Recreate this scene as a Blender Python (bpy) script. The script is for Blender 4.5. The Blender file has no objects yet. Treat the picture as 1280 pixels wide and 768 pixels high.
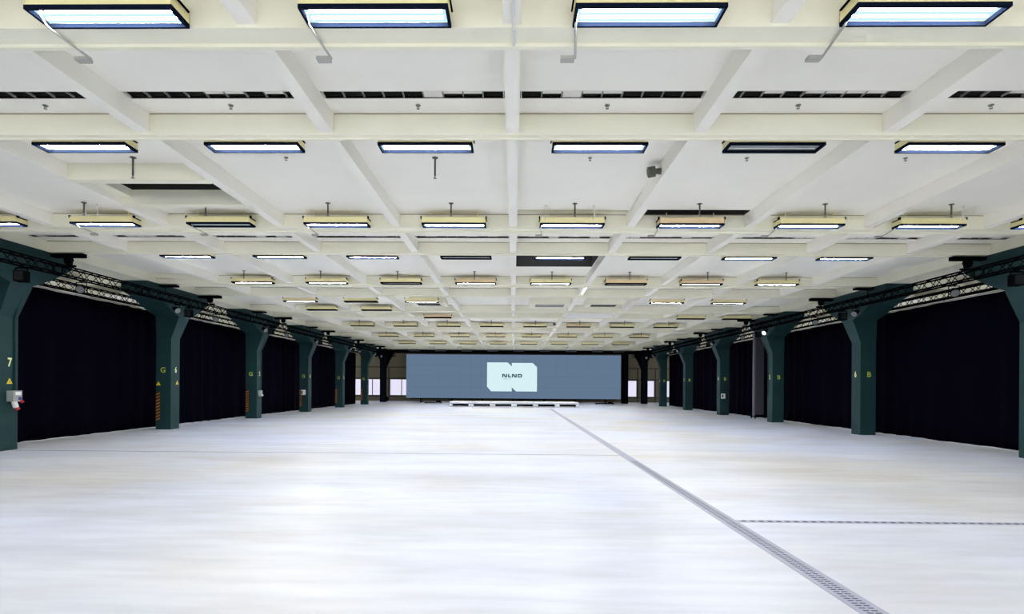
import bpy, math, random
from mathutils import Matrix, Vector
C = bpy.context.scene.collection
rnd = random.Random(7)

# ------------------------------------------------------------------ camera
F_PX, CX, CY, YAW, ROLL, CAM_X, CAM_Z = 711.889, 631.77, 482.24, 0.0146, 0.0067, 0.0415, 1.7
cam_data = bpy.data.cameras.new('camera')
cam = bpy.data.objects.new('camera', cam_data)
C.objects.link(cam)
R0 = Vector((math.cos(YAW), math.sin(YAW), 0)); U0 = Vector((0, 0, 1)); D0 = Vector((-math.sin(YAW), math.cos(YAW), 0))
Rr = R0 * math.cos(ROLL) + U0 * math.sin(ROLL)
Ur = U0 * math.cos(ROLL) - R0 * math.sin(ROLL)
m = Matrix.Identity(4)
for i in range(3):
    m[i][0] = Rr[i]; m[i][1] = Ur[i]; m[i][2] = -D0[i]
m.translation = Vector((CAM_X, 0, CAM_Z))
cam.matrix_world = m
cam_data.sensor_width = 36
cam_data.lens = F_PX * 36 / 1280
cam_data.shift_x = (640 - CX) / 1280
cam_data.shift_y = (CY - 384) / 1280
cam_data.clip_end = 300
bpy.context.scene.camera = cam

# ------------------------------------------------------------------ light levels
LAMP = 94.0        # fluorescent tubes in the battens
REFL = 0.82        # bluish glow put into the reflector pan around the tubes
REAR_FILL = 3.4         # glow of unseen rear windows, added to light the hall
SIDE_FILL = 1.6         # glow of unseen side windows, added to brighten the aisles
END = 0.77         # daylight through the far end windows
sc = bpy.context.scene
sc.view_settings.view_transform = 'Standard'
sc.view_settings.look = 'None'
sc.view_settings.gamma = 1
sc.view_settings.use_curve_mapping = False
sc.view_settings.exposure = 0.40
w = bpy.data.worlds.new('sky'); sc.world = w; w.use_nodes = True
w.node_tree.nodes['Background'].inputs[0].default_value = (0.75, 0.85, 1, 1)
w.node_tree.nodes['Background'].inputs[1].default_value = 0.6

# ------------------------------------------------------------------ materials
def lin(c):
    return tuple(((v / 255) / 12.92 if v / 255 <= 0.04045 else ((v / 255 + 0.055) / 1.055) ** 2.4) for v in c)
def mat(name, col, rough=0.6, metal=0.0, var=0.0, scale=3.0, stretch=(1, 1, 1), emis=None, estr=0, spec=0.5, bump=0.0):
    """col is linear albedo"""
    M = bpy.data.materials.new(name); M.use_nodes = True
    nt = M.node_tree; b = nt.nodes['Principled BSDF']
    b.inputs['Base Color'].default_value = (*col, 1)
    b.inputs['Roughness'].default_value = rough
    b.inputs['Metallic'].default_value = metal
    b.inputs['Specular IOR Level'].default_value = spec
    if emis:
        b.inputs['Emission Color'].default_value = (*emis, 1)
        b.inputs['Emission Strength'].default_value = estr
    tc = nt.nodes.new('ShaderNodeTexCoord'); mp = nt.nodes.new('ShaderNodeMapping')
    mp.inputs['Scale'].default_value = stretch
    nz = nt.nodes.new('ShaderNodeTexNoise'); nz.inputs['Scale'].default_value = scale; nz.inputs['Detail'].default_value = 5
    nt.links.new(tc.outputs['Object'], mp.inputs[0]); nt.links.new(mp.outputs[0], nz.inputs['Vector'])
    if var > 0:
        rp = nt.nodes.new('ShaderNodeValToRGB')
        rp.color_ramp.elements[0].position = 0.3; rp.color_ramp.elements[1].position = 0.7
        rp.color_ramp.elements[0].color = (*[c * (1 - var) for c in col], 1)
        rp.color_ramp.elements[1].color = (*[min(1, c * (1 + var * .4)) for c in col], 1)
        nt.links.new(nz.outputs['Fac'], rp.inputs[0]); nt.links.new(rp.outputs[0], b.inputs['Base Color'])
    if bump > 0:
        bp = nt.nodes.new('ShaderNodeBump'); bp.inputs['Strength'].default_value = bump; bp.inputs['Distance'].default_value = 0.01
        nt.links.new(nz.outputs['Fac'], bp.inputs['Height']); nt.links.new(bp.outputs[0], b.inputs['Normal'])
    return M
def emit(name, col, s):
    M = bpy.data.materials.new(name); M.use_nodes = True
    nt = M.node_tree; nt.nodes.clear()
    e = nt.nodes.new('ShaderNodeEmission'); o = nt.nodes.new('ShaderNodeOutputMaterial')
    e.inputs[0].default_value = (*col, 1); e.inputs[1].default_value = s
    nt.links.new(e.outputs[0], o.inputs[0]); return M

def floor_material():
    M = mat('pale_screed', (0.80, 0.80, 0.81), 0.3)
    nt = M.node_tree; b = nt.nodes['Principled BSDF']; L = nt.links.new
    tc = nt.nodes.new('ShaderNodeTexCoord')
    def noise(scale, st, det=6, dist=0.0):
        mp = nt.nodes.new('ShaderNodeMapping'); mp.inputs['Scale'].default_value = st
        n = nt.nodes.new('ShaderNodeTexNoise'); n.inputs['Scale'].default_value = scale; n.inputs['Detail'].default_value = det
        n.inputs['Distortion'].default_value = dist
        L(tc.outputs['Object'], mp.inputs[0]); L(mp.outputs[0], n.inputs['Vector']); return n
    def ramp(src, p0, c0, p1, c1):
        r = nt.nodes.new('ShaderNodeValToRGB')
        r.color_ramp.elements[0].position = p0; r.color_ramp.elements[0].color = (*c0, 1)
        r.color_ramp.elements[1].position = p1; r.color_ramp.elements[1].color = (*c1, 1)
        L(src, r.inputs[0]); return r
    def mul(a, bb, fac=1.0):
        x = nt.nodes.new('ShaderNodeMix'); x.data_type = 'RGBA'; x.blend_type = 'MULTIPLY'; x.inputs[0].default_value = fac
        L(a, x.inputs[6]); L(bb, x.inputs[7]); return x
    big = ramp(noise(0.14, (1, 1, 1), 4, .3).outputs['Fac'], .38, (.765, .758, .765), .58, (.735, .778, .935))
    streak = ramp(noise(0.8, (.20, 1.0, 1), 9, .15).outputs['Fac'], .34, (.85, .855, .86), .62, (1, 1, 1))
    fine = ramp(noise(4.0, (.22, 1.3, 1), 9, .1).outputs['Fac'], .36, (.90, .90, .895), .60, (1, 1, 1))
    stain = ramp(noise(0.5, (.5, 1.1, 1), 9, .3).outputs['Fac'], .32, (.89, .855, .80), .50, (1, 1, 1))
    a = mul(big.outputs[0], streak.outputs[0]); c = mul(a.outputs[2], fine.outputs[0]); d = mul(c.outputs[2], stain.outputs[0])
    L(d.outputs[2], b.inputs['Base Color'])
    b.inputs['Specular IOR Level'].default_value = .33
    b.inputs['Roughness'].default_value = .36
    return M

M_floor = floor_material()
M_ceil = mat('ceiling_paint', (0.965, 0.94, 0.845), .85, var=.03, scale=.7)
M_beam = mat('beam_paint', (0.90, 0.88, 0.71), .8, var=.05, scale=.9)
M_cream = mat('cream_enamel', (0.97, 0.87, 0.46), .5, var=.06, scale=2)
M_ochre = mat('ochre_enamel', (0.86, 0.66, 0.38), .5, var=.06, scale=2)
M_rim = mat('dark_rim', (0.007, 0.011, 0.024), .8, spec=0)
M_rim_far = mat('rim_far_shade', (0.0002, 0.0002, 0.0004), .9, spec=0)  # blackened copy for far lamps, keeps tube light from showing on the rim
M_tube = emit('tube_light', (0.97, 0.985, 1.0), LAMP)
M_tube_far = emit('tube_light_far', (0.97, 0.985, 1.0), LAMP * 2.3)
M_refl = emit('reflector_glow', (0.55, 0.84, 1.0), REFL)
M_off = mat('unlit_diffuser', (0.30, 0.34, 0.36), .35)
M_tubeoff = mat('unlit_tube', (0.75, 0.8, 0.8), .3)
M_green = mat('green_paint', (0.006, 0.036, 0.039), .6, spec=.3, var=.16, scale=.9)
M_blackcol = mat('black_paint', (0.004, 0.006, 0.009), .9, spec=.0)
M_curtain = mat('black_molton', (0.0018, 0.0014, 0.0052), .95, spec=.02)
M_black = mat('black_steel', (0.003, 0.0035, 0.004), .9, spec=.0)
M_alu = mat('rail_aluminium', (0.40, 0.41, 0.46), .4, metal=.3)
M_seam_shade = mat('brown_seam_shade', (0.30, 0.25, 0.14), .8)  # brown stands for the shade in the gap under the slab
M_rod = mat('sprinkler_pipe', (0.075, 0.08, 0.055), .5)
M_head = mat('sprinkler_head', (0.25, 0.25, 0.22), .4, metal=.6)
M_white = mat('white_plastic', (0.78, 0.78, 0.76), .5)
M_duct = mat('dark_duct', (0.020, 0.020, 0.016), .8)
M_ductgrey = mat('grey_void', (0.09, 0.09, 0.085), .8)
M_slat = mat('vent_slat', (0.20, 0.20, 0.18), .6)
M_closed = mat('vent_cover', (0.74, 0.72, 0.64), .6)
M_drain = mat('galvanised_grating', (0.37, 0.38, 0.49), .5, metal=.0, var=.1, scale=6)
M_slot = mat('drain_slot', (0.05, 0.06, 0.10), .7)
M_joint = mat('floor_joint', (0.22, 0.24, 0.28), .7)
M_yellow = mat('yellow_paint', lin((190, 205, 60)), .6)
M_pale = mat('pale_yellow_paint', lin((235, 240, 170)), .6)
M_orange = mat('orange_tape', lin((190, 112, 10)), .5)
M_hazblack = mat('black_tape', (0.01, 0.012, 0.012), .5)
M_red = mat('red_plastic', lin((190, 30, 35)), .4)
M_blue = mat('blue_plastic', lin((40, 55, 140)), .4)
M_pipe = mat('conduit_grey', (0.42, 0.42, 0.38), .5)
M_greybox = mat('grey_plastic', lin((150, 155, 150)), .5)
M_wall = mat('beige_wall_dimmed', (0.15, 0.135, 0.085), .8, var=.1, scale=.6)  # beige darkened, the unlit end of the hall is put into the colour
M_sidewall = mat('side_wall_paint', (0.62, 0.62, 0.62), .8)
M_frame = mat('window_frame_paint', (0.02, 0.018, 0.016), .6)
M_glass_end = emit('daylit_pane', (0.79, 0.76, 0.94), END)
M_fill_side = emit('added_side_glow', (0.92, 0.95, 1), SIDE_FILL)
M_fill_rear = emit('added_rear_glow', (0.95, 0.97, 1), REAR_FILL)
M_screen = emit('led_blue_grey', lin((98, 119, 144)), .76)
M_logo = emit('led_pale_cyan', lin((215, 240, 246)), .76)
M_text = emit('led_dark_teal', lin((48, 76, 84)), 1.0)
M_sub = emit('led_grey_teal', lin((150, 176, 178)), 1.0)
M_deck = mat('stage_deck_white', (0.85, 0.84, 0.90), .4)
M_stagemetal = mat('stage_leg_metal', (0.5, 0.5, 0.55), .4, metal=.5)
M_lens = mat('pale_lens', (0.16, 0.17, 0.17), .2)
M_lenslit = emit('lit_lens', (0.75, 0.9, 1), 3.0)
M_panelgrey = mat('grey_panel', (0.055, 0.055, 0.07), .6)

# ------------------------------------------------------------------ helpers
class MB:
    def __init__(s): s.v = []; s.f = []; s.mi = []; s.mats = []
    def _m(s, mt):
        if mt not in s.mats: s.mats.append(mt)
        return s.mats.index(mt)
    def add(s, vs, fs, mt=None):
        o = len(s.v); s.v += [tuple(v) for v in vs]; k = s._m(mt) if mt else 0
        for f in fs: s.f.append(tuple(i + o for i in f)); s.mi.append(k)
        return s
    def box(s, x0, x1, y0, y1, z0, z1, mt=None):
        if x0 > x1: x0, x1 = x1, x0
        if y0 > y1: y0, y1 = y1, y0
        if z0 > z1: z0, z1 = z1, z0
        return s.add([(x0, y0, z0), (x1, y0, z0), (x1, y1, z0), (x0, y1, z0), (x0, y0, z1), (x1, y0, z1), (x1, y1, z1), (x0, y1, z1)],
              [(0, 3, 2, 1), (4, 5, 6, 7), (0, 1, 5, 4), (1, 2, 6, 5), (2, 3, 7, 6), (3, 0, 4, 7)], mt)
    def tube(s, a, b, r, n=8, mt=None, r2=None):
        a = Vector(a); b = Vector(b); d = (b - a).normalized()
        u = d.orthogonal().normalized(); w_ = d.cross(u); r2 = r if r2 is None else r2
        vs = [a + (u * math.cos(2 * math.pi * i / n) + w_ * math.sin(2 * math.pi * i / n)) * r for i in range(n)]
        vs += [b + (u * math.cos(2 * math.pi * i / n) + w_ * math.sin(2 * math.pi * i / n)) * r2 for i in range(n)]
        fs = [(i, (i + 1) % n, n + (i + 1) % n, n + i) for i in range(n)] + [tuple(range(n))[::-1], tuple(range(n, 2 * n))]
        return s.add(vs, fs, mt)
    def prism(s, pts, axis, a, b, mt=None):
        """pts 2D polygon (simple), extruded along axis from a to b"""
        def P(p, t):
            return {'x': (t, p[0], p[1]), 'y': (p[0], t, p[1]), 'z': (p[0], p[1], t)}[axis]
        n = len(pts)
        return s.add([P(p, a) for p in pts] + [P(p, b) for p in pts],
              [tuple(range(n)), tuple(range(2 * n - 1, n - 1, -1))] + [(i, n + i, n + (i + 1) % n, (i + 1) % n) for i in range(n)], mt)
    def build(s, name, material=None, parent=None, smooth=False, recalc=True):
        me = bpy.data.meshes.new(name); me.from_pydata(s.v, [], s.f)
        ms = ([material] if material and not s.mats else s.mats) or [material]
        for q in ms: me.materials.append(q)
        if s.mats:
            for p, k in zip(me.polygons, s.mi): p.material_index = k
        if smooth:
            for p in me.polygons: p.use_smooth = True
        if recalc:
            import bmesh
            bm = bmesh.new(); bm.from_mesh(me); bmesh.ops.recalc_face_normals(bm, faces=bm.faces); bm.to_mesh(me); bm.free()
        me.update()
        o = bpy.data.objects.new(name, me); C.objects.link(o)
        if parent: o.parent = parent
        return o
def tag(o, label=None, cat=None, group=None, kind=None):
    if label: o['label'] = label
    if cat: o['category'] = cat
    if group: o['group'] = group
    if kind: o['kind'] = kind
    return o
def empty(name, loc=(0, 0, 0), rz=0):
    o = bpy.data.objects.new(name, None); C.objects.link(o); o.location = loc; o.rotation_euler = (0, 0, rz)
    o.empty_display_size = .1; return o
def copy_tree(o, parent=None, children=None):
    c = o.copy(); C.objects.link(c)
    if parent: c.parent = parent
    for ch in list(o.children): copy_tree(ch, c)
    return c
def word(n): return ['zeroth', 'first', 'second', 'third', 'fourth', 'fifth', 'sixth', 'seventh', 'eighth', 'ninth', 'tenth', 'eleventh'][n]
def num(n): return ['zero', 'one', 'two', 'three', 'four', 'five', 'six', 'seven', 'eight', 'nine', 'ten'][n]

# ------------------------------------------------------------------ dimensions
S7 = 7.0
ZS, ZJ, ZB = 5.425, 5.163, 5.13          # slab, joist bottom, beam bottom
SP = 2.55                                # joist spacing
COLY = [14.02 + 7 * i for i in range(-1, 7)]     # column rows (index 0 is behind the left/right frame edge)
NEARB = [12.385 + 7 * n for n in range(-2, 7)]   # broad beams
NEARB[1] = 5.45
FARB = [7.79 + 7 * n for n in range(-1, 8)]      # thin beams
YEND, YREAR = 60.6, -9.0
XW = 19.0

# ------------------------------------------------------------------ shell
tag(MB().box(-XW, XW, YREAR, YEND, -.2, 0).build('floor', M_floor), 'pale glossy screed floor of the hall with beige stains', 'floor', kind='structure')

holes = []   # x0,x1,y0,y1,depth,material
for n in (0, 1):
    y0 = 7.2 + 7 * n
    for k in range(-5, 5):
        holes.append((k * SP + .1, (k + 1) * SP - .1, y0, y0 + .175, .30, M_duct))
holes.append((-3 * SP + .32, -2 * SP - .09, 9.76, 10.86, .45, M_duct))
holes.append((.09, SP - .1, 15.4, 17.8, .5, M_ductgrey))
holes.append((SP + .1, 2 * SP - .1, 12.04, 12.38, .4, M_duct))
holes.append((.1, SP - .1, 12.06, 12.30, .12, M_beam))
def ceiling_mesh():
    xs = sorted(set([-XW, XW] + [h[0] for h in holes] + [h[1] for h in holes]))
    ys = sorted(set([YREAR, YEND] + [h[2] for h in holes] + [h[3] for h in holes]))
    b = MB()
    def inh(x, y): return any(h[0] < x < h[1] and h[2] < y < h[3] for h in holes)
    for j in range(len(ys) - 1):
        i = 0
        while i < len(xs) - 1:
            ym = (ys[j] + ys[j + 1]) / 2
            if inh((xs[i] + xs[i + 1]) / 2, ym): i += 1; continue
            k = i
            while k < len(xs) - 1 and not inh((xs[k] + xs[k + 1]) / 2, ym): k += 1
            b.add([(xs[i], ys[j], ZS), (xs[k], ys[j], ZS), (xs[k], ys[j + 1], ZS), (xs[i], ys[j + 1], ZS)], [(0, 3, 2, 1)], M_ceil)
            i = k
    for x0, x1, y0, y1, d, mt in holes:
        z = ZS + d
        b.add([(x0, y0, ZS), (x1, y0, ZS), (x1, y1, ZS), (x0, y1, ZS), (x0, y0, z), (x1, y0, z), (x1, y1, z), (x0, y1, z)],
              [(0, 4, 5, 1), (1, 5, 6, 2), (2, 6, 7, 3), (3, 7, 4, 0), (4, 7, 6, 5)], mt)
    zt = ZS + .7
    b.add([(-XW, YREAR, zt), (XW, YREAR, zt), (XW, YEND, zt), (-XW, YEND, zt), (-XW, YREAR, ZS), (XW, YREAR, ZS), (XW, YEND, ZS), (-XW, YEND, ZS)],
          [(0, 1, 2, 3), (0, 4, 5, 1), (1, 5, 6, 2), (2, 6, 7, 3), (3, 7, 4, 0)], M_ceil)
    return b.build('ceiling', None, None, recalc=False)
tag(ceiling_mesh(), 'off-white coffered concrete ceiling slab above the beams', 'ceiling', kind='structure')

def seam_shade(b, y):  # strips along the slab junction, shadow gap put into their colour
    b.mats = [M_beam, M_seam_shade]; b.mi = [0] * len(b.f)
    for k in range(-5, 5): b.box(k * SP + .10, (k + 1) * SP - .10, y - .006, y, ZS - .012, ZS - .002, M_seam_shade)
tn = 1
for i, y in enumerate(NEARB):
    b = MB().box(-XW + .01, XW - .01, y, y + .31, ZB, ZS)
    b.box(-XW + .01, XW - .01, y + .25, y + .31, ZB - .035, ZB)
    seam_shade(b, y)
    tag(b.build('trim_%d' % tn, M_beam), 'broad white concrete cross beam, %s from the camera' % word(i + 1), 'beam', kind='structure'); tn += 1
for i, y in enumerate(FARB):
    b = MB().box(-XW + .01, XW - .01, y, y + .13, ZB, ZS)
    b.box(-XW + .01, XW - .01, y + .09, y + .13, ZB - .02, ZB)
    seam_shade(b, y)
    tag(b.build('trim_%d' % tn, M_beam), 'thin white concrete cross beam, %s from the camera' % word(i + 1), 'beam', kind='structure'); tn += 1
for k in range(-4, 5):
    b = MB().box(k * SP - .087, k * SP + .087, YREAR + .01, YEND - .01, ZJ, ZS)
    side = 'on the centre line' if k == 0 else '%s %s of the centre' % (word(abs(k)), 'left' if k < 0 else 'right')
    tag(b.build('trim_%d' % tn, M_ceil), 'slim white ceiling joist running lengthwise, ' + side, 'joist', kind='structure'); tn += 1
for s_, nm in ((-1, 'left'), (1, 'right')):
    tag(MB().box(s_ * 12.25, s_ * 13.0, YREAR + .01, YEND - .01, ZB + .001, ZS).build('trim_%d' % tn, M_beam),
        'white edge beam above the %s row of columns' % nm, 'beam', kind='structure'); tn += 1
    for k in (6, 7):
        tag(MB().box(s_ * (k * SP) - .087, s_ * (k * SP) + .087, YREAR + .01, YEND - .01, ZJ, ZS).build('trim_%d' % tn, M_beam),
            'slim white joist over the %s aisle' % nm, 'joist', kind='structure'); tn += 1
# trimmers round the ceiling openings
def trim(b, label):
    global tn
    tag(b.build('trim_%d' % tn, M_beam), label, 'trimmer beam', kind='structure'); tn += 1
trim(MB().box(-3 * SP + .087, -2 * SP - .087, 9.56, 9.755, ZB + .02, ZS), 'short white trimmer beam in front of the dark left ceiling opening')
trim(MB().box(-3 * SP + .087, -2 * SP - .087, 10.87, 11.06, ZB + .02, ZS), 'short white trimmer beam behind the dark left ceiling opening')
trim(MB().box(-3 * SP + .087, -3 * SP + .30, 9.755, 10.87, ZB + .16, ZS), 'white side cheek of the dark left ceiling opening')
trim(MB().box(-5 * SP + .05, -4 * SP - .1, 19.2, 19.36, ZS - .14, ZS), 'cream trimmer board above the left truss')

# lowered white panel and hatches far down the ceiling
M_bright = mat('panel_white', (.97, .97, .97), .6)  # plain white, paler than the beams
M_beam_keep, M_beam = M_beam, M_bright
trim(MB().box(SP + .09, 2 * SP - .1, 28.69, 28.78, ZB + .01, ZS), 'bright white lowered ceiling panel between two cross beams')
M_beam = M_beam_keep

# walls
def wall_with_windows(name, y, wins, z0, z1, mt, glass, frame, thick=.3, mull=None, label=''):
    b = MB(); xs = [-XW] + sum([[a, c] for a, c in wins], []) + [XW]
    for i in range(0, len(xs), 2): b.box(xs[i], xs[i + 1], y, y + thick, 0, ZS)
    for a, c in wins:
        b.box(a, c, y, y + thick, 0, z0); b.box(a, c, y, y + thick, z1, ZS)
    return b.build(name, mt)
END_WINS = [(-17.9, -15.65), (-15.55, -14.12), (-13.2, -10.6), (-8.6, -6.0), (-2.6, 0), (2.6, 5.2), (7.2, 9.2), (11.5, 13.12), (14.02, 14.98), (16.0, 17.8)]
tag(wall_with_windows('wall_end', YEND, END_WINS, .55, 2.34, M_wall, None, None), 'olive beige end wall behind the screen', 'wall', kind='structure')
wi = 1
for a, c in END_WINS:
    fr = MB()
    y0, y1 = YEND + .04, YEND + .14
    t = .06
    fr.box(a, a + t, y0, y1, .55, 2.34); fr.box(c - t, c, y0, y1, .55, 2.34); fr.box(a + t, c - t, y0, y1, .55, .55 + t); fr.box(a + t, c - t, y0, y1, 2.34 - t, 2.34)
    mx = {-13.2: -11.93, 11.5: 11.98, -15.55: -15.05}.get(a)
    if mx: fr.box(mx - .04, mx + .04, y0, y1, .55 + t, 2.34 - t)
    f = fr.build('window_%d' % wi, M_frame); tag(f, kind='structure'); wi += 1
    MB().box(a + t, c - t, YEND + .08, YEND + .10, .55 + t, 2.34 - t).build('window_pane', M_glass_end, f)
b = MB()
for z in (3.55,): b.box(-XW + .3, XW - .3, YEND - .04, YEND, z, z + .09)
for x in (-16.0, -14.0, -13.3, 13.2, 13.95, 15.05): b.box(x - .05, x + .05, YEND - .04, YEND, 0, 3.55)
b.box(-XW + .3, XW - .3, YEND - .05, YEND - .001, 2.36, 2.45)
b.box(-XW + .3, XW - .3, YEND - .05, YEND - .001, .44, .53)
tag(b.build('trim_%d' % tn, M_frame), 'dark rails and posts of the end wall cladding', 'wall rail', kind='structure'); tn += 1
# rear wall behind the camera, its glowing windows added for light
RW = [(-17 + 5.8 * i, -17 + 5.8 * i + 4.8) for i in range(6)]
tag(wall_with_windows('wall_rear', YREAR - .3, RW, .8, 4.7, M_sidewall, None, None), kind='structure')
for a, c in RW:
    fr = MB(); y0 = YREAR - .2
    for x in [a + .03 + (c - a - .06) * i / 3 for i in range(4)]: fr.box(x - .03, x + .03, y0, y0 + .08, .8, 4.7)
    for z in (.83, 2.4, 4.67): fr.box(a, c, y0 - .01, y0 + .07, z - .03, z + .03)
    f = fr.build('window_%d' % wi, M_frame); tag(f, kind='structure'); wi += 1
    MB().box(a, c, y0 + .02, y0 + .04, .8, 4.7).build('window_pane', M_fill_rear, f)
for s_, nm in ((-1, 'left'), (1, 'right')):
    b = MB(); x0, x1 = s_ * XW, s_ * (XW + .3)
    ys = [YREAR] + sum([[c - 2.6, c + 2.6] for c in [y + 3.5 for y in COLY]], []) + [YEND]
    for i in range(0, len(ys), 2): b.box(x0, x1, ys[i], ys[i + 1], 0, ZS)
    for i in range(1, len(ys) - 1, 2):
        b.box(x0, x1, ys[i], ys[i + 1], 0, 1.0); b.box(x0, x1, ys[i], ys[i + 1], 4.6, ZS)
    tag(b.build('wall_' + nm, M_sidewall), kind='structure')
    for i in range(1, len(ys) - 1, 2):
        fr = MB(); xx = s_ * (XW + .1)
        for k in range(5):
            y = ys[i] + .03 + (5.14) * k / 4; fr.box(xx - .04, xx + .04, y - .03, y + .03, 1.0, 4.6)
        for z in (1.03, 2.8, 4.57): fr.box(xx - .03, xx + .03, ys[i], ys[i + 1], z - .03, z + .03)
        f = fr.build('window_%d' % wi, M_frame); tag(f, kind='structure'); wi += 1
        MB().box(xx - .01, xx + .01, ys[i], ys[i + 1], 1.0, 4.6).build('window_pane', M_fill_side, f)  # unseen glowing panes, added as a light source for the aisles

# ------------------------------------------------------------------ columns
FONT = None
def text_mesh(txt, size, name, mt, parent, loc, rot, sx=1.0, bold=0.0):
    cu = bpy.data.curves.new('glyph', 'FONT'); cu.body = txt; cu.size = size; cu.align_x = 'CENTER'; cu.align_y = 'CENTER'
    cu.extrude = .002; cu.offset = bold
    t = bpy.data.objects.new('glyph', cu); C.objects.link(t)
    dg = bpy.context.evaluated_depsgraph_get(); dg.update()
    me = bpy.data.meshes.new_from_object(t.evaluated_get(dg)); bpy.data.objects.remove(t)
    me.transform(Matrix.Diagonal((sx, 1, 1, 1)))
    me.materials.clear(); me.materials.append(mt)
    o = bpy.data.objects.new(name, me); C.objects.link(o); o.parent = parent; o.location = loc; o.rotation_euler = rot
    return o
def column_mesh(s_, mt):
    # (z, inner x, y-, y+)
    secs = [(0, 12.56, -.27, .27), (3.35, 12.56, -.27, .27), (4.15, 12.24, -.32, .34),
            (4.33, 12.22, -.90, .74), (4.52, 12.2, -1.30, 1.08), (4.7, 12.2, -1.75, 1.38), (4.8, 12.2, -2.15, 1.56), (ZB, 12.2, -2.2, 1.58)]
    b = MB(); vs = []; fs = []
    for z, xi, ya, yb in secs:
        xo = 13.11
        vs += [(s_ * xi, ya, z), (s_ * xi, yb, z), (s_ * xo, yb, z), (s_ * xo, ya, z)]
    n = len(secs)
    for i in range(n - 1):
        for k in range(4):
            a = 4 * i + k; c = 4 * i + (k + 1) % 4; fs.append((a, c, c + 4, a + 4))
    fs += [(0, 1, 2, 3), tuple(4 * (n - 1) + k for k in (0, 1, 2, 3))]
    b.add(vs, fs); return b
def warning_sign(parent, loc, face, size=.17):
    # triangle lying on a face; face 'x' (normal along x sign) or 'y'
    e = MB()
    h = size * .87
    tri = [(-size / 2, 0), (size / 2, 0), (0, h)]
    ax = 'x' if face[0] == 'x' else 'y'
    sgn = -1 if face[1] == '-' else 1
    e.prism(tri, ax, 0, sgn * .004)
    o = e.build('warning_sign', M_yellow_sign, parent); o.location = loc
    k = MB()
    tri2 = [(-.10 * size, h * .12), (.06 * size, h * .45), (-.02 * size, h * .45), (.07 * size, h * .75), (-.14 * size, h * .36), (-.02 * size, h * .36)]
    k.prism([(-.04 * size, h * .14), (.10 * size, h * .42), (.02 * size, h * .42), (.04 * size, h * .72), (-.10 * size, h * .34), (-.02 * size, h * .34)], ax, 0, sgn * .006)
    k.build('lightning_mark', M_hazblack, o)
    return o
M_yellow_sign = mat('yellow_sign', lin((225, 200, 30)), .5)
def hazard_strip(parent, loc, w=.14, h=1.05):
    b = MB(); n = 9
    b.box(-w / 2, w / 2, -.003, 0, 0, h, M_hazblack)
    st = h / n
    for i in range(n):
        z = i * st
        b.add([(-w / 2, -.006, z), (w / 2, -.006, z + st * .5), (w / 2, -.006, z + st * .86), (-w / 2, -.006, z + st * .36)], [(0, 1, 2, 3)], M_orange)
    o = b.build('hazard_stripes', None, parent); o.location = loc; return o
for s_, nm in ((-1, 'left'), (1, 'right')):
    me = None
    for i in range(0, 8):
        Y = 14.02 + 7 * (i - 1) + (0 if i < 7 else 0)
        if i == 0: continue
        digit = 8 - i
        dark = (i == 7)
        root = empty('column', (0, Y, 0))
        desc = {1: 'nearest', 2: 'second', 3: 'third', 4: 'fourth', 5: 'fifth', 6: 'sixth', 7: 'last'}[i]
        if dark: lab = 'black painted flared column beside the %s end of the screen' % nm
        else: lab = 'dark green flared column with painted number %s, %s in the %s row' % (num(digit), desc, nm)
        root.location.x = s_ * 12.83
        tag(root, lab, 'column', 'flared concrete columns along the hall')
        mb = column_mesh(s_, None); mb.v = [(v[0] - s_ * 12.83, v[1], v[2]) for v in mb.v]
        mb.build('column_shaft', M_blackcol if dark else M_green, root)
        if dark: continue
        rz = math.pi / 2 if s_ < 0 else -math.pi / 2
        text_mesh(str(digit), .30, 'number_mark', M_pale, root, (s_ * (12.56 - 12.83) - s_ * .004, .03, 2.19), (math.pi / 2, 0, rz), .8, .006)
        if i > 1:
            text_mesh('G' if s_ < 0 else 'B', .27, 'letter_mark', M_yellow, root, (s_ * .03 if s_ > 0 else -.02, -.274, 2.18), (math.pi / 2, 0, 0), 1.0, .003)
        if s_ < 0:
            if i > 1: hazard_strip(root, (-.20, -.27, .33))
            if i in (1, 2): 
                warning_sign(root, (.27, .03 if i == 1 else .12, 1.66), 'x+')
            if i in (2,): warning_sign(root, (-.19, -.27, 1.62), 'y-')
        if (s_, i) in ((-1, 1), (-1, 3), (1, 3)):
            b = MB(); x = s_ * (12.56 - 12.83); 
            zt0 = 1.45 if i == 1 else 1.3
            b.tube((x - s_ * .025, .17, zt0), (x - s_ * .025, .17, 3.35), .022)
            b.tube((x - s_ * .025, .17, 3.35), (x - s_ * .29, .17, 4.15), .022)
            b.tube((x - s_ * .29, .17, 4.15), (x - s_ * .39, .17, 4.9), .022)
            b.build('conduit', M_green, root)

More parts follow.
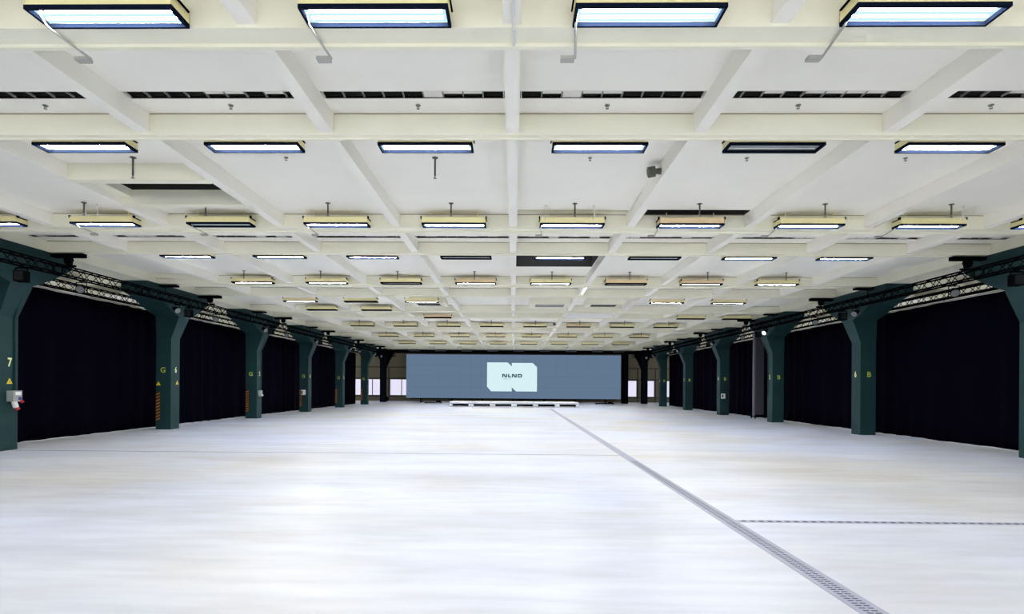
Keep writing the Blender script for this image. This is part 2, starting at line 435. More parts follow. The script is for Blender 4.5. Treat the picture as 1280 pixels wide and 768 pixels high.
# boxes on columns
def thing_box(name, label, cat, loc, parts):
    r = empty(name, loc); tag(r, label, cat)
    for nm, mb, mt in parts: mb.build(nm, mt, r)
    return r
r = empty('power_outlet_box', (-12.56, 14.1, 1.22)); tag(r, 'grey and red power outlet box on the nearest left column', 'power box')
MB().box(0, .17, -.13, .13, 0, .27).build('housing', M_greybox, r)
MB().box(.172, .178, -.07, .09, .16, .24).build('lid', M_white, r)
MB().box(.172, .182, 0.02, .10, .03, .11).build('blue_socket', M_blue, r)
MB().tube((.15, .10, .03), (.20, .12, -.03), .035).build('red_socket', M_red, r)
MB().tube((.09, -.02, 0), (.11, .02, -.15), .06, 12).build('socket', M_white, r)
MB().tube((.11, .03, -.16), (.14, .06, -.21), .045, 12).build('plug', M_red, r)
for lab, loc, ax in (('small grey socket box on the third column of the left row', (-12.56, 28.0, 1.08), 'x'),):
    r = empty('socket_box', loc); tag(r, lab, 'power box')
    MB().box(0, .12, -.1, .12, 0, .3).build('housing', M_greybox, r); MB().box(.1, .17, .02, .1, .02, .1).build('socket', M_white, r)
for lab, loc in (('white socket box on the fourth column of the left row', (-12.84, 34.745, 1.05)), ('white socket box on the fourth column of the right row', (12.72, 34.745, 1.0))):
    r = empty('socket_box', loc); tag(r, lab, 'power box')
    MB().box(-.09, .12, -.12, 0, 0, .3).build('housing', M_white, r); MB().box(-.075, -.01, -.13, -.12, .05, .24).build('socket', M_black, r)

# ------------------------------------------------------------------ curtains, rails, trusses
def curtain(s_, y0, y1, z0, z1, seed, label, dx=0):
    rr = random.Random(seed); b = MB(); n = int((y1 - y0) / .045); vs = []; ph = rr.random() * 6
    zz = [z0, z0 + .8, z0 + 2.2, z1 - .4, z1]; fs = []
    t = 0
    cols = []
    for i in range(n + 1):
        y = y0 + (y1 - y0) * i / n
        t += .28 + .12 * math.sin(i * .05 + ph)
        cols.append((y, .055 * math.sin(t + ph) + .03 * math.sin(t * .37 + ph * 2)))
    for (y, o) in cols:
        for j, z in enumerate(zz):
            k = 1.0 if j < 3 else .7
            wob = .004 * math.sin(y * 9 + ph) if j == 0 else 0
            vs.append((s_ * (13.85 + dx) + o * k * .8, y, z + wob + (.012 * abs(math.sin((y - y0) * .9)) if j == 0 else 0)))
    m_ = len(zz)
    for i in range(n):
        for j in range(m_ - 1): fs.append((i * m_ + j, (i + 1) * m_ + j, (i + 1) * m_ + j + 1, i * m_ + j + 1))
    b.add(vs, fs); o = b.build('curtain', M_curtain, None, True, False)
    sol = o.modifiers.new('thickness', 'SOLIDIFY'); sol.thickness = .006
    tag(o, label, 'curtain', 'black floor-length curtains behind the columns')
RAILZ = 4.475
for s_, nm in ((-1, 'left'), (1, 'right')):
    edges = [6.9] + [14.02 + 7 * i for i in range(0, 6)]
    for i in range(len(edges) - 1):
        pass
    ye = 49.9 if s_ < 0 else 50.9
    ranges = [(5.0, 14.998)] + [(15.0 + 7.5 * i, 15.0 + 7.5 * i + 7.49) for i in range(4)] + [(45.0, ye)]
    for i, (a, c) in enumerate(ranges):
        if i == 0:
            lab = 'black pleated curtain in front of column number seven on the %s' % nm
        else:
            lab = 'black pleated curtain on the %s, %s' % (nm, ['', 'just beyond column number seven', 'just beyond column number six', 'just beyond column number five', 'just beyond column number four', 'last before the end windows'][i])
        curtain(s_, a, c, .008, RAILZ - .01, i * 3 + (s_ > 0), lab, 0)
    # curtain rail
    b = MB().box(s_ * 13.83, s_ * 13.87, 5, ye, RAILZ, RAILZ + .03)
    y = 5.2
    while y < 30:
        b.box(s_ * 13.82, s_ * 13.83, y, y + .05, RAILZ - .008, RAILZ + .03); y += .3
    for y in [8 + 3.5 * i for i in range(13)]: b.box(s_ * 13.835, s_ * 13.865, y - .015, y + .015, RAILZ + .03, 4.53)
    tag(b.build('curtain_rail', M_alu), 'long silver curtain rail hung above the %s black curtains' % nm, 'curtain rail')
def truss(xc, zc, y0, y1, half, name, label, pitch=.28, drops=()):
    b = MB(); r = .024; cs = [(xc - half, zc - half), (xc + half, zc - half), (xc - half, zc + half), (xc + half, zc + half)]
    for x, z in cs: b.tube((x, y0, z), (x, y1, z), r, 6)
    pairs = [(0, 1), (2, 3), (0, 2), (1, 3)]
    n = int((y1 - y0) / pitch); st = (y1 - y0) / n
    for i in range(n):
        ya, yb = y0 + i * st, y0 + (i + 1) * st
        for a, c in pairs:
            p, q = (cs[a], cs[c]) if i % 2 == 0 else (cs[c], cs[a])
            b.tube((p[0], ya, p[1]), (q[0], yb, q[1]), .010, 4)
    y = y0
    while y <= y1 + .01:
        for a, c in pairs: b.tube((cs[a][0], y, cs[a][1]), (cs[c][0], y, cs[c][1]), .016, 5)
        y += 3.5
    for yd, ztop in drops: b.tube((xc, yd, zc), (xc, yd, ztop), .012, 5)
    tag(b.build(name, M_black), label, 'truss')
for s_, nm in ((-1, 'left'), (1, 'right')):
    truss(s_ * 11.72, 4.615, 4.0, 56.0, .115, 'lighting_truss', 'long black lattice lighting truss in front of the %s column capitals' % nm)
    truss(s_ * 13.72, 4.665, 4.0, 53.0, .11, 'curtain_truss', 'black lattice truss carrying the curtain rail on the %s' % nm, drops=[(8.1 + 7 * i, ZB if False else 5.11) for i in range(7)])

# hoists on beam brackets
def make_hoist():
    r = empty('chain_hoist', (0, 0, 0))
    MB().box(-.42, .42, -.09, .09, ZB - .13, ZB - .03).build('bracket', M_black, r)
    b = MB(); b.box(-.07, .07, -.06, .06, ZB - .30, ZB - .13); b.tube((-.10, 0, ZB - .19), (.10, 0, ZB - .19), .055, 10)
    b.build('motor', M_black, r)
    MB().tube((0, 0, ZB - .30), (0, 0, 4.76), .018, 6).build('chain', M_black, r)
    MB().box(-.17, .17, -.05, .05, 4.755, 4.80).build('clamp', M_black, r)
    return r
h0 = make_hoist(); first = True
for s_, nm in ((-1, 'left'), (1, 'right')):
    for i in range(7):
        Y = 7.79 + 7 * i + .065
        if i == 0: continue
        h = h0 if first else copy_tree(h0); first = False
        h.location = (s_ * 11.72, Y, 0)
        tag(h, 'black chain hoist over the %s truss, just past column number %s' % (nm, num(8 - i)), 'hoist', 'chain hoists carrying the lighting trusses')
b0 = None
for s_, nm in ((-1, 'left'), (1, 'right')):
    for i in range(1, 7):
        Y = 12.385 + 7 * i + .15
        if b0 is None:
            b0 = empty('beam_bracket', (0, 0, 0)); MB().box(-.45, .45, -.1, .1, ZB - .10, ZB - .036).build('bracket_bar', M_black, b0)
            MB().tube((0, 0, ZB - .1), (0, 0, 4.755), .014, 6).build('suspension_rod', M_black, b0); bb = b0
        else: bb = copy_tree(b0)
        bb.location = (s_ * 12.05, Y, 0)
        tag(bb, 'flat black beam bracket above the %s truss, just before column number %s' % (nm, num(7 - i)) if i < 6 else 'flat black beam bracket above the %s truss beside the black column' % nm,
            'bracket', 'flat beam brackets over the trusses')

# stage lights hung from the truss
def make_par(lens):
    r = empty('spotlight')
    MB().box(-.05, .05, -.03, .03, 4.44, 4.475).build('clamp', M_black, r)
    b = MB(); b.tube((-.12, 0, 4.42), (.12, 0, 4.42), .012, 5); b.tube((-.12, 0, 4.42), (-.12, 0, 4.27), .012, 5); b.tube((.12, 0, 4.42), (.12, 0, 4.27), .012, 5)
    b.tube((0, 0, 4.42), (0, 0, 4.45), .015, 6)
    b.build('yoke', M_black, r)
    MB().tube((.0, .08, 4.33), (.0, -.09, 4.22), .065, 14, None, .115).build('lamp_housing', M_black, r, False)
    MB().tube((.0, -.091, 4.2193), (.0, -.094, 4.2174), .10, 14).build('lens', lens, r, False)
    return r
def make_boxlight():
    r = empty('box_spotlight')
    MB().box(-.05, .05, -.03, .03, 4.44, 4.475).build('clamp', M_black, r)
    b = MB(); b.box(-.13, -.12, -.02, .02, 4.2, 4.42); b.box(.12, .13, -.02, .02, 4.2, 4.42); b.box(-.13, .13, -.02, .02, 4.41, 4.44); b.build('yoke', M_black, r)
    MB().box(-.115, .115, -.12, .12, 4.10, 4.36).build('lamp_housing', M_black, r)
    MB().box(-.09, .09, -.125, -.121, 4.13, 4.33).build('lens', M_lens_dark, r)
    return r
M_lens_dark = mat('dark_lens', (0.006, 0.007, 0.008), .6, spec=.1)
par0 = make_par(M_lens); parlit = make_par(M_lenslit); box0 = make_boxlight(); used = set()
def place(proto, loc, rz):
    o = proto if proto.name not in used else copy_tree(proto); used.add(proto.name); o.location = loc; o.rotation_euler.z = rz; return o
for s_, nm in ((-1, 'left'), (1, 'right')):
    for i in range(1, 7):
        Yc = 14.02 + 7 * (i - 1); d = num(8 - i)
        lit = (s_ > 0 and i == 3)
        o = place(parlit if lit else par0, (s_ * 11.72, Yc - 1.37, 0), s_ * -1.1)
        tag(o, ('lit black spotlight glowing white at column number %s on the %s' if lit else 'black round spotlight hanging at the capital of column number %s on the %s') % (d, nm), 'spotlight', 'spotlights on the trusses')
        o = place(box0, (s_ * 11.72, Yc - .6, 0), s_ * -.2)
        tag(o, 'black box-shaped spotlight hanging at column number %s on the %s' % (d, nm), 'spotlight', 'box spotlights on the trusses')
        o = place(par0, (s_ * 11.72, Yc + 1.28, 0), s_ * -.35)
        tag(o, 'black round spotlight in the open gap past column number %s on the %s' % (d, nm), 'spotlight', 'spotlights on the trusses')

# ------------------------------------------------------------------ ceiling battens
def make_lamp(state, body, far=False):
    r = empty('ceiling_light')
    z0 = 0.0; W2, D = .68, .29; H = .15
    b = MB()
    b.box(-W2, W2, 0, .008, .03, H); b.box(-W2, W2, D - .008, D, .03, H); b.box(-W2, -W2 + .008, 0, D, .03, H); b.box(W2 - .008, W2, 0, D, .03, H)
    b.box(-W2, W2, 0, D, H, H + .008)
    b.build('lamp_housing', body, r)
    b = MB(); t = .022
    b.box(-W2 - .004, W2 + .004, -.004, t, 0, .040); b.box(-W2 - .004, W2 + .004, D - t, D + .004, 0, .040)
    b.box(-W2 - .004, -W2 + t, t, D - t, 0, .040); b.box(W2 - t, W2 + .004, t, D - t, 0, .040)
    b.build('rim', M_rim_far if far else M_rim, r)
    MB().box(-W2 + .01, W2 - .01, .01, D - .01, .050, .054).build('reflector', M_refl if state else M_off, r)
    for y in (.10, .19):
        MB().tube((-W2 + .06, y, .036), (W2 - .06, y, .036), .0125, 8).build('tube', (M_tube_far if far else M_tube) if state else M_tubeoff, r, False)
    for x in (-W2 - .014, W2 + .014):
        MB().box(x - .012, x + .012, .0, .06, H - .02, H + .03).box(x - .008, x + .008, .03, D - .03, H - .02, H - .005).build('clip', M_black, r)
    for x in (-.5, .5):
        MB().tube((x, .15, H + .008), (x, .15, ZS - 5.12), .01, 6).build('hanger', M_cream, r)
    return r
protos = {}
LSP = 2.525
def lamp(x, y, z, on, ochre, label, group, far=False):
    key = (on, ochre, far)
    if key not in protos: protos[key] = make_lamp(on, M_ochre if ochre else M_cream, far); o = protos[key]
    else: o = copy_tree(protos[key])
    o.location = (x, y, z); tag(o, label, 'ceiling light', group)
def pos(k, lo, hi):
    i = int(round(k + 4.5)); ks = list(range(lo, hi + 1)); idx = ks.index(int(round(k - .5))) + 1
    return idx
OCH = {(1, 1.5), (2, 1.5), (2, -.5), (3, 1.5), (2, 2.5)}
ZL = 5.12
rowlist = []
rowlist.append(('first row, at the top edge', 5.15, [-3.5, -2.5, -1.5, -.5, .5, 1.5, 2.5, 3.5], []))
rowlist.append(('second row', 8.185, [-3.5, -2.5, -1.5, -.5, .5, 1.5, 2.5, 3.5], [1.5]))
rowlist.append(('third row', 12.09, [-4.5, -3.5, -2.5, -1.5, -.5, .5, 1.5, 2.5, 3.5, 4.5], [-2.5]))
rowlist.append(('fourth row', 15.19, [-3.5, -2.5, -1.5, -.5, .5, 1.5, 2.5, 3.5], [-.5, 1.5]))
rowlist.append(('fifth row', 19.09, [-3.5, -2.5, -1.5, -.5, .5, 1.5, 2.5, 3.5], [-1.5, 1.5]))
rowlist.append(('sixth row', 23.4, [-3.5, -2.5, -1.5, 2.5, 3.5], [-2.5]))
rowlist.append(('seventh row', 26.05, [-3.5, -2.5], []))
rowlist.append(('eighth row', 28.35, [-1.5, 3.5, 4.4], [-1.5, 3.5, 4.4]))
rowlist.append(('ninth row', 33.09, [-3.5, -2.5, -1.5, -.5, .5, 1.5, 2.5, 3.5], []))
rowlist.append(('tenth row', 40.09, [-3.5, -2.5, -1.5, -.5, .5, 1.5, 2.5, 3.5], []))
rowlist.append(('last row, nearest the screen', 47.09, [-3.5, -2.5, -1.5, -.5, .5, 1.5, 2.5, 3.5], []))
for ri, (rn, y, ks, off) in enumerate(rowlist):
    vis = ks
    if ri == 0: vis = [-1.5, -.5, .5, 1.5]
    if ri == 1: vis = [-2.5, -1.5, -.5, .5, 1.5, 2.5]
    if ri == 2: vis = [k for k in ks if abs(k) < 4]
    for k in ks:
        on = k not in off
        och = (ri in (2, 4, 8) and k == 1.5) or (ri == 4 and k in (-.5, 2.5)) or (ri == 7 and k == -1.5)
        if k in vis:
            i = vis.index(k) + 1; n = len(vis)
            if k > 0: place_ = ('rightmost' if i == n else '%s from right' % word(n + 1 - i))
            else: place_ = ('leftmost' if i == 1 else '%s from left' % word(i))
            lab = '%s %s batten light in ceiling %s, %s' % ('ochre' if och else 'cream', 'glowing' if on else 'unlit', rn, place_)
        else:
            lab = '%s batten light of ceiling %s, out at the far %s' % ('cream', rn, 'left' if k < 0 else 'right')
            if ri < 2 and abs(k) > 3: lab = 'cream batten light of ceiling %s, furthest out %s' % (rn, 'left' if k < 0 else 'right')
        z = ZL if y not in (8.185,) else 5.16
        if ri == 7: z = 5.06
        lamp(k * LSP * (1.0 if ri != 0 else 1.0), y, z, on, och, lab, 'batten lights in the ceiling ' + rn, ri >= 4)
# rows behind the camera, same fittings
for y in (-4.5, .8):
    for k in ((-2.5, -.5, .5, 2.5) if y < 0 else (-3.5, -1.5, 1.5, 3.5)):
        lamp(k * LSP, y, ZL, True, False, 'cream batten light behind the camera, %s row, %s' % ('rear' if y < 0 else 'front', {-3.5: 'furthest left', -2.5: 'furthest left', -1.5: 'inner left', -.5: 'inner left', .5: 'inner right', 1.5: 'inner right', 2.5: 'furthest right', 3.5: 'furthest right'}[k]), 'batten lights behind the camera')

# lamp conduits and junction boxes
def conduit(x, y, lab, sg):
    r = empty('conduit', (x, y, 0)); tag(r, lab, 'conduit', 'lamp conduits and junction boxes')
    MB().tube((0, 0, 5.19), (0, .12, 5.11), .012, 6).build('pipe', M_pipe, r)
    MB().tube((0, .12, 5.11), (.05 * sg, .62, 5.085), .012, 6).build('pipe', M_pipe, r)
    MB().box(-.10, .04, .58, .66, 5.06, 5.094).build('junction_box', M_pipe, r)
for ri, (rn, y) in {0: ('first', 5.27), 2: ('third', 12.2)}.items():
    for k in (-3.5, -2.5, -1.5, -.5, .5, 1.5, 2.5, 3.5):
        if ri == 0 and abs(k) > 2: continue
        if ri == 2 and k == -.5: continue
        ks = [-1.5, -.5, .5, 1.5] if ri == 0 else [-3.5, -2.5, -1.5, .5, 1.5, 2.5, 3.5]
        i = ks.index(k) + 1
        conduit(k * LSP - .66, y, 'thin white conduit and junction box at %s lamp row, %s from left' % (rn, word(i)), 1 if k < 0 else 1)
b = MB().tube((.02, -2, ZJ - .014), (.02, 5.44, ZJ - .014), .014, 6).tube((.02, 5.44, ZJ - .014), (.02, 5.46, ZB - .02), .014, 6).tube((.02, 5.46, ZB - .02), (.02, 5.72, ZB - .02), .014, 6)
tag(b.build('conduit', M_white), 'white conduit along the centre joist at the top edge', 'conduit')
b = MB().tube((8.2, 11.1, ZS - .012), (7.76, 12.37, 5.15), .010, 6)
tag(b.build('cable', M_white), 'thin pale cable sloping down to the cross beam on the right', 'cable')

for px, lab in ((103, 'thin white cable dangling above the leftmost lamp of the third row, left one'), (118, 'thin white cable dangling above the leftmost lamp of the third row, right one'),
                (683, 'thin white cable dangling above the third row lamp right of the centre joist, left one'), (743, 'thin white cable dangling above the third row lamp right of the centre joist, right one'),
                (1197, 'thin white cable dangling above the rightmost lamp of the third row, left one'), (1215, 'thin white cable dangling right of the rightmost lamp of the third row')):
    x = (px - 642) / 225 * 3.725
    b = MB().tube((x, 11.75, ZS - .001), (x, 11.75, ZS - .03), .022, 8).tube((x, 11.75, ZS - .03), (x, 11.78, ZS - .30 if px != 1215 else ZS - .13), .009, 6)
    tag(b.build('cable', M_white), lab, 'cable', 'thin white cables above the third lamp row')
# vents in the slab: two rows
def make_vent(pattern):
    r = empty('ceiling_vent')
    w2 = SP / 2 - .12
    b = MB(); b.box(-w2, w2, -.012, -.004, -.004, .03); b.box(-w2, w2, .171, .18, -.004, .03)
    b.box(-w2 - .012, -w2, -.012, .18, -.004, .03); b.box(w2, w2 + .012, -.012, .18, -.004, .03)
    b.build('frame', M_closed, r)
    n = 9; st = 2 * w2 / n
    for i in range(1, n): MB().box(-w2 + i * st - .008, -w2 + i * st + .008, 0, .165, .004, .03).build('slat', M_slat, r)
    for i, c in enumerate(pattern):
        if c == 'x': MB().box(-w2 + i * st + .012, -w2 + (i + 1) * st - .012, .004, .165, .006, .02).build('cover', M_closed, r)
        if c == 'h': MB().box(-w2 + i * st + .012, -w2 + (i + 1) * st - .012, .004, .075, .008, .02).build('cover', M_closed, r)
    return r
pats = {(0, -3): 'xh.......', (0, -2): '....hh.h.', (0, -1): '.....xhh.', (0, 0): '.hxhh....', (0, 1): '..h.hhhh.', (0, 2): '....hh.h.'}
for n in (0, 1):
    for k in range(-5, 5):
        pt = pats.get((n, k)) or ''.join(rnd.choice('.x.h') for _ in range(9))
        v = make_vent(pt); v.location = ((k + .5) * SP, 7.204 + 7 * n, ZS)
        kk = k + 6 if k < 0 else 5 - k
        tag(v, '%s slatted ceiling vent, %s from %s wall' % ('near row' if n == 0 else 'second row', word(kk), 'left' if k < 0 else 'right'), 'vent', 'slatted vents in the %s row' % ('near' if n == 0 else 'second'))

# sprinklers
def make_rod(L):
    r = empty('sprinkler')
    MB().tube((0, 0, 0), (0, 0, -L), .016, 8).build('pipe', M_rod, r)
    MB().tube((0, 0, -.001), (0, 0, -.01), .05, 12).build('ceiling_plate', M_rod, r)
    b = MB(); b.tube((0, 0, -L), (0, 0, -L - .04), .011, 6); b.tube((0, 0, -L - .035), (0, 0, -L - .045), .026, 10)
    b.build('deflector', M_head, r)
    return r
def make_head():
    r = empty('sprinkler')
    MB().tube((0, 0, 0), (0, 0, -.012), .045, 12).build('ceiling_plate', M_head, r)
    b = MB(); b.tube((0, 0, -.01), (0, 0, -.03), .012, 6)
    r.scale = (.75, .75, .75)
    b.tube((-.018, 0, -.03), (-.018, 0, -.06), .005, 4); b.tube((.018, 0, -.03), (.018, 0, -.06), .005, 4); b.box(-.02, .02, -.005, .005, -.034, -.028); b.tube((0, 0, -.06), (0, 0, -.068), .028, 10)
    b.build('deflector', M_head, r)
    return r
rp, rl, hp = make_rod(.22), make_rod(.30), make_head()
def sprinkle(proto, x, y, lab, grp):
    o = place(proto, (x, y, ZS), 0); tag(o, lab, 'sprinkler', grp)
def leftright(k, ks):
    i = ks.index(k) + 1
    return ('leftmost' if i == 1 else '%s from left' % word(i)) if k < 0 else ('rightmost' if i == len(ks) else '%s from right' % word(len(ks) + 1 - i))
ks6 = [-2.5, -1.5, -.5, .5, 1.5, 2.5]; ks8 = [-3.5] + ks6 + [3.5]
for k in ks6: sprinkle(hp, k * 2.51, 7.56, 'small metal sprinkler head behind the near vents, %s' % leftright(k, ks6), 'sprinkler heads in the near strip')
for k in ks6:
    o = k in (-2.5, -.5)
    x = {-2.5: -6.26, -1.5: -3.72, -.5: -1.27, .5: 1.26, 1.5: 3.8, 2.5: 6.35}[k]
    sprinkle(rl if o else hp, x, 9.3, ('sprinkler on a dark drop pipe behind the second lamp row, %s' if o else 'small sprinkler head behind the second lamp row, %s') % leftright(k, ks6), 'sprinklers behind the second lamp row')
for k in ks8: sprinkle(rp, k * 2.53, 11.63, 'dark sprinkler drop pipe above the third lamp row, %s' % leftright(k, ks8), 'sprinkler pipes above the third lamp row')
for n, ynm in ((1, 'fourth'),):
    for k in [q for q in ks8 if q != .5]: sprinkle(hp, k * 2.53, 16.3, 'tiny sprinkler head behind the fourth lamp row, %s' % leftright(k, ks8), 'sprinkler heads behind the fourth lamp row')
for yy, rn in ((18.6, 'fifth'), (32.6, 'ninth'), (39.6, 'tenth')):
    for k in ks8: sprinkle(rp, k * 2.53, yy, 'dark sprinkler drop pipe above the %s lamp row, %s' % (rn, leftright(k, ks8)), 'sprinkler pipes above the %s lamp row' % rn)

# dark horn speaker, small devices
r = empty('horn_speaker', (2.42, 9.5, 5.26)); tag(r, 'dark horn loudspeaker hung beside the first joist right of centre', 'loudspeaker')
MB().tube((-.17, 0, .0), (-.06, 0, .02), .09, 8).build('horn', M_rod, r)
MB().tube((-.06, 0, .02), (.08, 0, .02), .045, 8, None, .06).build('driver', M_rod, r)
MB().tube((.04, 0, .02), (.06, .0, ZS - 5.26), .012, 6).build('bracket', M_white, r)
r = empty('loudspeaker', (2.42, 33.0, 5.3)); tag(r, 'tiny dark loudspeaker on the joist amid the ninth lamp row', 'loudspeaker')
MB().tube((-.12, 0, -.03), (.02, 0, -.03), .1, 8, None, .05).build('horn', M_rod, r); MB().box(.0, .1, -.03, .03, -.05, .0).build('driver', M_rod, r)
MB().tube((.05, 0, 0), (.05, 0, ZS - 5.3), .012, 6).build('bracket', M_rod, r)
r = empty('tube_light', (2.55, 19.9, ZJ - .05)); tag(r, 'bare bright fluorescent tube under the first joist right of centre', 'ceiling light')
MB().box(-.04, .04, 0, 1.3, .03, .05).build('batten', M_white, r); MB().tube((0, .02, .012), (0, 1.28, .012), .018, 8).build('tube', emit('dim_tube', (1, 1, 1), 4.0), r)
# hatches
def hatch(x0, x1, y0, y1, lab, mt, z=ZB + .05):
    r = empty('ceiling_hatch', ((x0 + x1) / 2, (y0 + y1) / 2, z)); tag(r, lab, 'ceiling hatch')
    a, c = (x1 - x0) / 2, (y1 - y0) / 2; t = .25
    b = MB(); b.box(-a - t, a + t, -c - t, -c, 0, ZS - z); b.box(-a - t, a + t, c, c + t, 0, ZS - z); b.box(-a - t, -a, -c, c, 0, ZS - z); b.box(a, a + t, -c, c, 0, ZS - z)
    b.build('hatch_frame', M_beam, r)
    MB().box(-a, a, -c, c, .015, .03).build('opening', mt, r)
hatch(3.35, 4.45, 24.4, 25.1, 'white framed dark hatch in the ceiling right of centre', M_duct)
hatch(-4.15, -3.15, 24.2, 25.0, 'white framed dark hatch behind an unlit batten left of centre', M_duct)
hatch(.95, 2.2, 24.4, 25.3, 'white framed grey hatch right beside the centre joist', M_slat)

# ------------------------------------------------------------------ floor drains and joint
def drain(x0, x1, y0, y1, along, lab, ymax=None):
    r = empty('floor_drain', ((x0 + x1) / 2, y0, 0)); tag(r, lab, 'floor drain')
    cx = (x0 + x1) / 2
    if along == 'y':
        w2 = (x1 - x0) / 2
        b = MB(); b.box(-w2, -w2 + .03, 0, y1 - y0, -.05, .003); b.box(w2 - .03, w2, 0, y1 - y0, -.05, .003); b.box(-.02, .02, 0, y1 - y0, -.05, .0025) if False else None
        b.build('edge_rail', M_drain, r)
        g = MB(); g.add([(-w2 + .03, 0, .0024), (w2 - .03, 0, .0024), (w2 - .03, y1 - y0, .0024), (-w2 + .03, y1 - y0, .0024)], [(0, 1, 2, 3)], M_drain)
        y = .02
        while y < min(16, y1 - y0):
            g.box(-w2 + .055, -.008, y, y + .018, .0025, .0035, M_slot); g.box(.008, w2 - .055, y, y + .018, .0025, .0035, M_slot); y += .05
        g.build('grating', None, r)
    else:
        L = x1 - x0; w = y1 - y0
        b = MB(); b.box(-L / 2, L / 2, 0, .02, -.05, .003); b.box(-L / 2, L / 2, w - .02, w, -.05, .003); b.build('edge_rail', M_drain, r)
        g = MB(); g.add([(-L / 2, .02, .0024), (L / 2, .02, .0024), (L / 2, w - .02, .0024), (-L / 2, w - .02, .0024)], [(0, 1, 2, 3)], M_drain)
        x = -L / 2 + .05
        while x < L / 2 - .1: g.box(x, x + .06, .03, w - .03, .0025, .0035, M_slot); x += .11
        g.build('grating', None, r)
drain(2.66, 2.88, -3, 41.3, 'y', 'long grey metal slot drain running down the floor to the stage')
drain(2.885, 12.0, 7.2, 7.31, 'x', 'narrow grey cross drain branching to the right across the floor')
tag(MB().box(-12.5, 2.65, 14.04, 14.085, -.02, .003).build('trim_%d' % tn, M_joint), 'thin dark expansion joint crossing the floor on the left', 'floor joint', kind='structure'); tn += 1

# ------------------------------------------------------------------ screen and stage
r = empty('led_screen', (0, 55.0, 0)); tag(r, 'wide blue-grey LED screen with a pale NLND logo at the far end', 'screen')
XL, XR, Z0, Z1 = -10.37, 10.35, .45, 4.68
MB().box(XL, XR, .02, .14, Z0, Z1).build('screen_housing', M_black, r)
pn = MB()
nx, nz = 20, 4
for i in range(nx):
    for j in range(nz):
        a = XL + (XR - XL) * i / nx; c = XL + (XR - XL) * (i + 1) / nx; e = Z0 + (Z1 - Z0) * j / nz; g = Z0 + (Z1 - Z0) * (j + 1) / nz
        pn.box(a + .002, c - .002, 0, .02, e + .002, g - .002)
pn.build('display', M_screen, r)
def flat(name, polys, mt, parent, y):
    b = MB()
    for p in polys: b.prism(p, 'y', y, y - .004)
    return b.build(name, mt, parent)
# logo plate (px frame of a 1280x768 zoom crop mapped to metres)
def lp(px, py):   # zoom: x 240..1040 -> X -2.54..2.28 ; y 172..636 -> Z 3.92..1.14
    return (-2.54 + (px - 240) * 4.82 / 800, 3.93 - (py - 172) * 2.79 / 464)
flat('logo', [[lp(*p) for p in q] for q in (
    [(240, 172), (570, 172), (636, 234), (636, 636), (305, 636), (240, 562)],
    [(636, 178), (970, 178), (1040, 245), (1040, 636), (705, 636), (636, 570)],)], M_logo, r, -.001)
def glyph(ch, x, z, w_, h, t):
    if ch == 'N': return [[(x, z), (x + t, z), (x + t, z + h), (x, z + h)], [(x + w_ - t, z), (x + w_, z), (x + w_, z + h), (x + w_ - t, z + h)],
                          [(x + t * .6, z + h), (x + t * .6 + t * 1.2, z + h), (x + w_ - t * .6, z), (x + w_ - t * 1.8, z)]]
    if ch == 'L': return [[(x, z), (x + t, z), (x + t, z + h), (x, z + h)], [(x + t, z), (x + w_, z), (x + w_, z + t * .85), (x + t, z + t * .85)]]
    if ch == 'D':
        q = t * .85
        return [[(x, z), (x + t, z), (x + t, z + h), (x, z + h)], [(x + t, z), (x + w_ - t, z), (x + w_ - t, z + q), (x + t, z + q)], [(x + t, z + h - q), (x + w_ - t, z + h - q), (x + w_ - t, z + h), (x + t, z + h)],
                [(x + w_ - t, z), (x + w_ - t * .35, z + t * .2), (x + w_, z + t * .9), (x + w_, z + h - t * .9), (x + w_ - t * .35, z + h - t * .2), (x + w_ - t, z + h)]]
gz0 = lp(0, 412)[1]; gh = lp(0, 356)[1] - gz0
for ch, a, c in (('N', 482, 562), ('L', 576, 627), ('N', 638, 716), ('D', 730, 802)):
    xa = lp(a, 0)[0]; xc = lp(c, 0)[0]
    flat('letter_' + ch.lower(), glyph(ch, xa, gz0, xc - xa, gh, .12), M_text, r, -.006)
text_mesh('BERLIN', .17, 'subtitle', M_sub, r, (lp(560, 0)[0], -.007, lp(0, 437)[1]), (math.pi / 2, 0, 0), 1.45, .003)
# black header and drapes round the screen
tag(MB().box(-12.0, 12.0, 54.6, 54.95, 4.78, 5.09).build('stage_header', M_black), 'black header beam above the screen', 'header beam')
b = MB(); 
for x in (-9.5, -7, -4.5, -2, .5, 3, 5.5, 8, 10): b.box(x - .5, x + .5, 54.3, 54.5, 4.95, 5.1)
b.box(-11.3, 11.3, 54.36, 54.44, 5.1, 5.13)
tag(b.build('cable_tray', M_panelgrey), 'dark grey cable tray with boxes in front of the black header', 'cable tray')
def drape(x0, x1, y, z0, z1, lab):
    b = MB(); n = max(8, int((x1 - x0) / .05)); vs = []; fs = []
    for i in range(n + 1):
        x = x0 + (x1 - x0) * i / n; o = .04 * math.sin(i * .8)
        vs += [(x, y + o, z0), (x, y + o, z1)]
    for i in range(n): fs.append((2 * i, 2 * i + 2, 2 * i + 3, 2 * i + 1))
    b.add(vs, fs); o = b.build('stage_drape', M_curtain, None, True, False); o.modifiers.new('t', 'SOLIDIFY').thickness = .01
    tag(o, lab, 'curtain')
drape(10.42, 11.1, 55.2, .02, 4.8, 'narrow black drape hanging at the right edge of the screen')
b = MB()
for x in (-9, -6, -3, 0, 3, 6, 9): b.box(x - .04, x + .04, 55.145, 55.33, .0, 4.7); b.box(x - .04, x + .04, 55.33, 56.3, 0, .08); b.tube((x, 56.25, .05), (x, 55.3, 2.6), .03, 6)
b.box(-10, 10, 55.22, 55.30, .36, .44)
tag(b.build('screen_support', M_black), 'black support frame standing behind and under the screen', 'support frame')

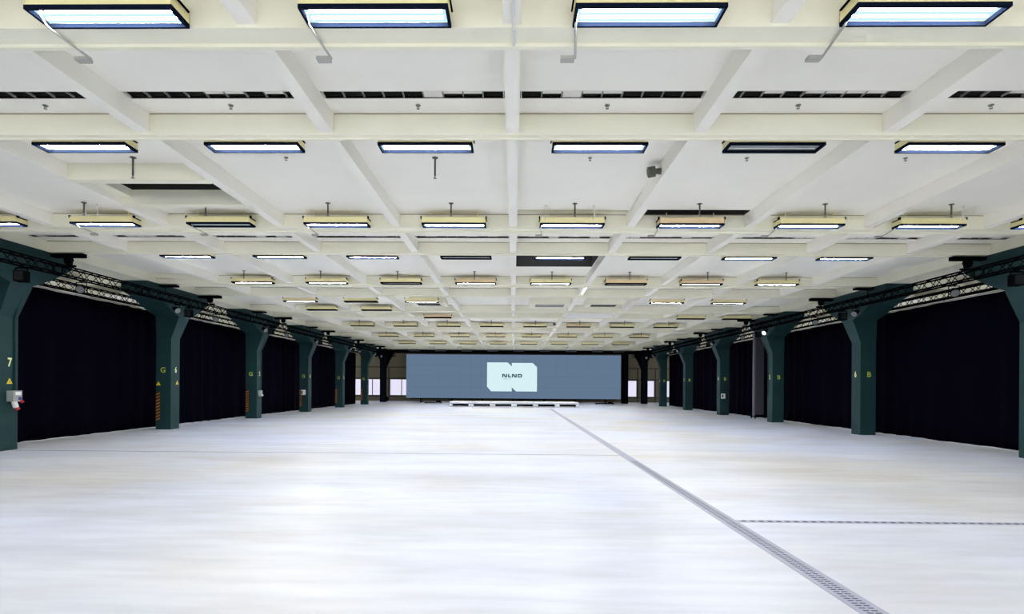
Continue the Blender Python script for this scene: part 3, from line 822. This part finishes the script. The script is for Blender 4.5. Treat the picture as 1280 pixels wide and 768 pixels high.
X0, X1 = -4.97, 5.12; n = 6; wst = (X1 - X0) / n
pf = None
for i in range(n):
    if pf is None:
        pf = empty('stage_platform'); ww = wst / 2 - .01
        MB().box(-ww, ww, 0, 2.0, .34, .42).build('deck', M_deck, pf)
        b = MB(); b.box(-ww, ww, 0.0, .03, .28, .34); b.box(-ww, ww, 0.02, .05, .04, .09); b.build('side_rail', M_stagemetal, pf)
        for x in (-ww + .08, ww - .08):
            for y in (.08, 1.9): MB().box(x - .05, x + .05, y - .05, y + .05, 0, .34).build('leg', M_deck, pf)
        MB().box(-ww + .2, ww - .2, .3, .34, .02, .24).build('brace', M_black, pf)
        o = pf
    else: o = copy_tree(pf)
    o.location = (X0 + wst * (i + .5), 44.4, 0)
    nm = ['leftmost', 'second from left', 'third from left', 'third from right', 'second from right', 'rightmost'][i]
    tag(o, 'low white stage platform in front of the screen, ' + nm, 'stage platform', 'low stage platforms in front of the screen')
for x0, x1, lab in ((-8.2, -6.6, 'low black equipment base on floor left of the stage'), (7.6, 9.3, 'low black equipment base on floor right of the stage')):
    r = empty('equipment_dolly', ((x0 + x1) / 2, 52.5, 0)); tag(r, lab, 'equipment dolly')
    a = (x1 - x0) / 2
    MB().box(-a, a, 0, .5, .06, .14).build('tray', M_black, r); MB().box(-.2 + a * .6, .2 + a * .6, .1, .4, .14, .26).build('case', M_black, r)
    for x in (-a + .1, a - .1): MB().tube((x - .03, .25, .04), (x + .03, .25, .04), .04, 10).build('wheel', M_black, r)

# mobile grey panel by the right column five
r = empty('rolling_panel', (13.3, 31.0, 0)); tag(r, 'tall dark grey rolling panel behind column number five on the right', 'rolling panel')
MB().box(-.30, -.20, -.02, .10, .12, 4.6).build('upright', M_alu_dark if False else mat('upright_grey', (0.16, 0.16, 0.20), .5), r)
MB().box(-.20, .26, 0.0, .06, .22, 4.6).build('board', M_panelgrey, r)
b = MB(); b.box(-.32, .50, -.25, -.20, .08, .13); b.box(-.32, .50, .25, .30, .08, .13); b.box(-.32, -.26, -.25, .30, .08, .13); b.box(.44, .50, -.25, .30, .08, .13); b.build('base_frame', M_black, r)
for x in (-.28, .46):
    for y in (-.22, .28): MB().tube((x - .02, y, .045), (x + .02, y, .045), .045, 12).build('wheel', M_black, r)
# small crate left by the black column
r = empty('equipment_case', (-13.05, 57.2, 0)); tag(r, 'small dark case on floor by the left black column', 'case')
MB().box(-.35, .35, 0, .5, 0.06, .55).build('case_body', M_black, r); MB().box(-.36, .36, -.005, .505, .5, .58).build('case_lid', M_panelgrey, r)
for x in (-.28, .28): MB().tube((x - .03, .2, .03), (x + .03, .2, .03), .03, 10).build('wheel', M_black, r)
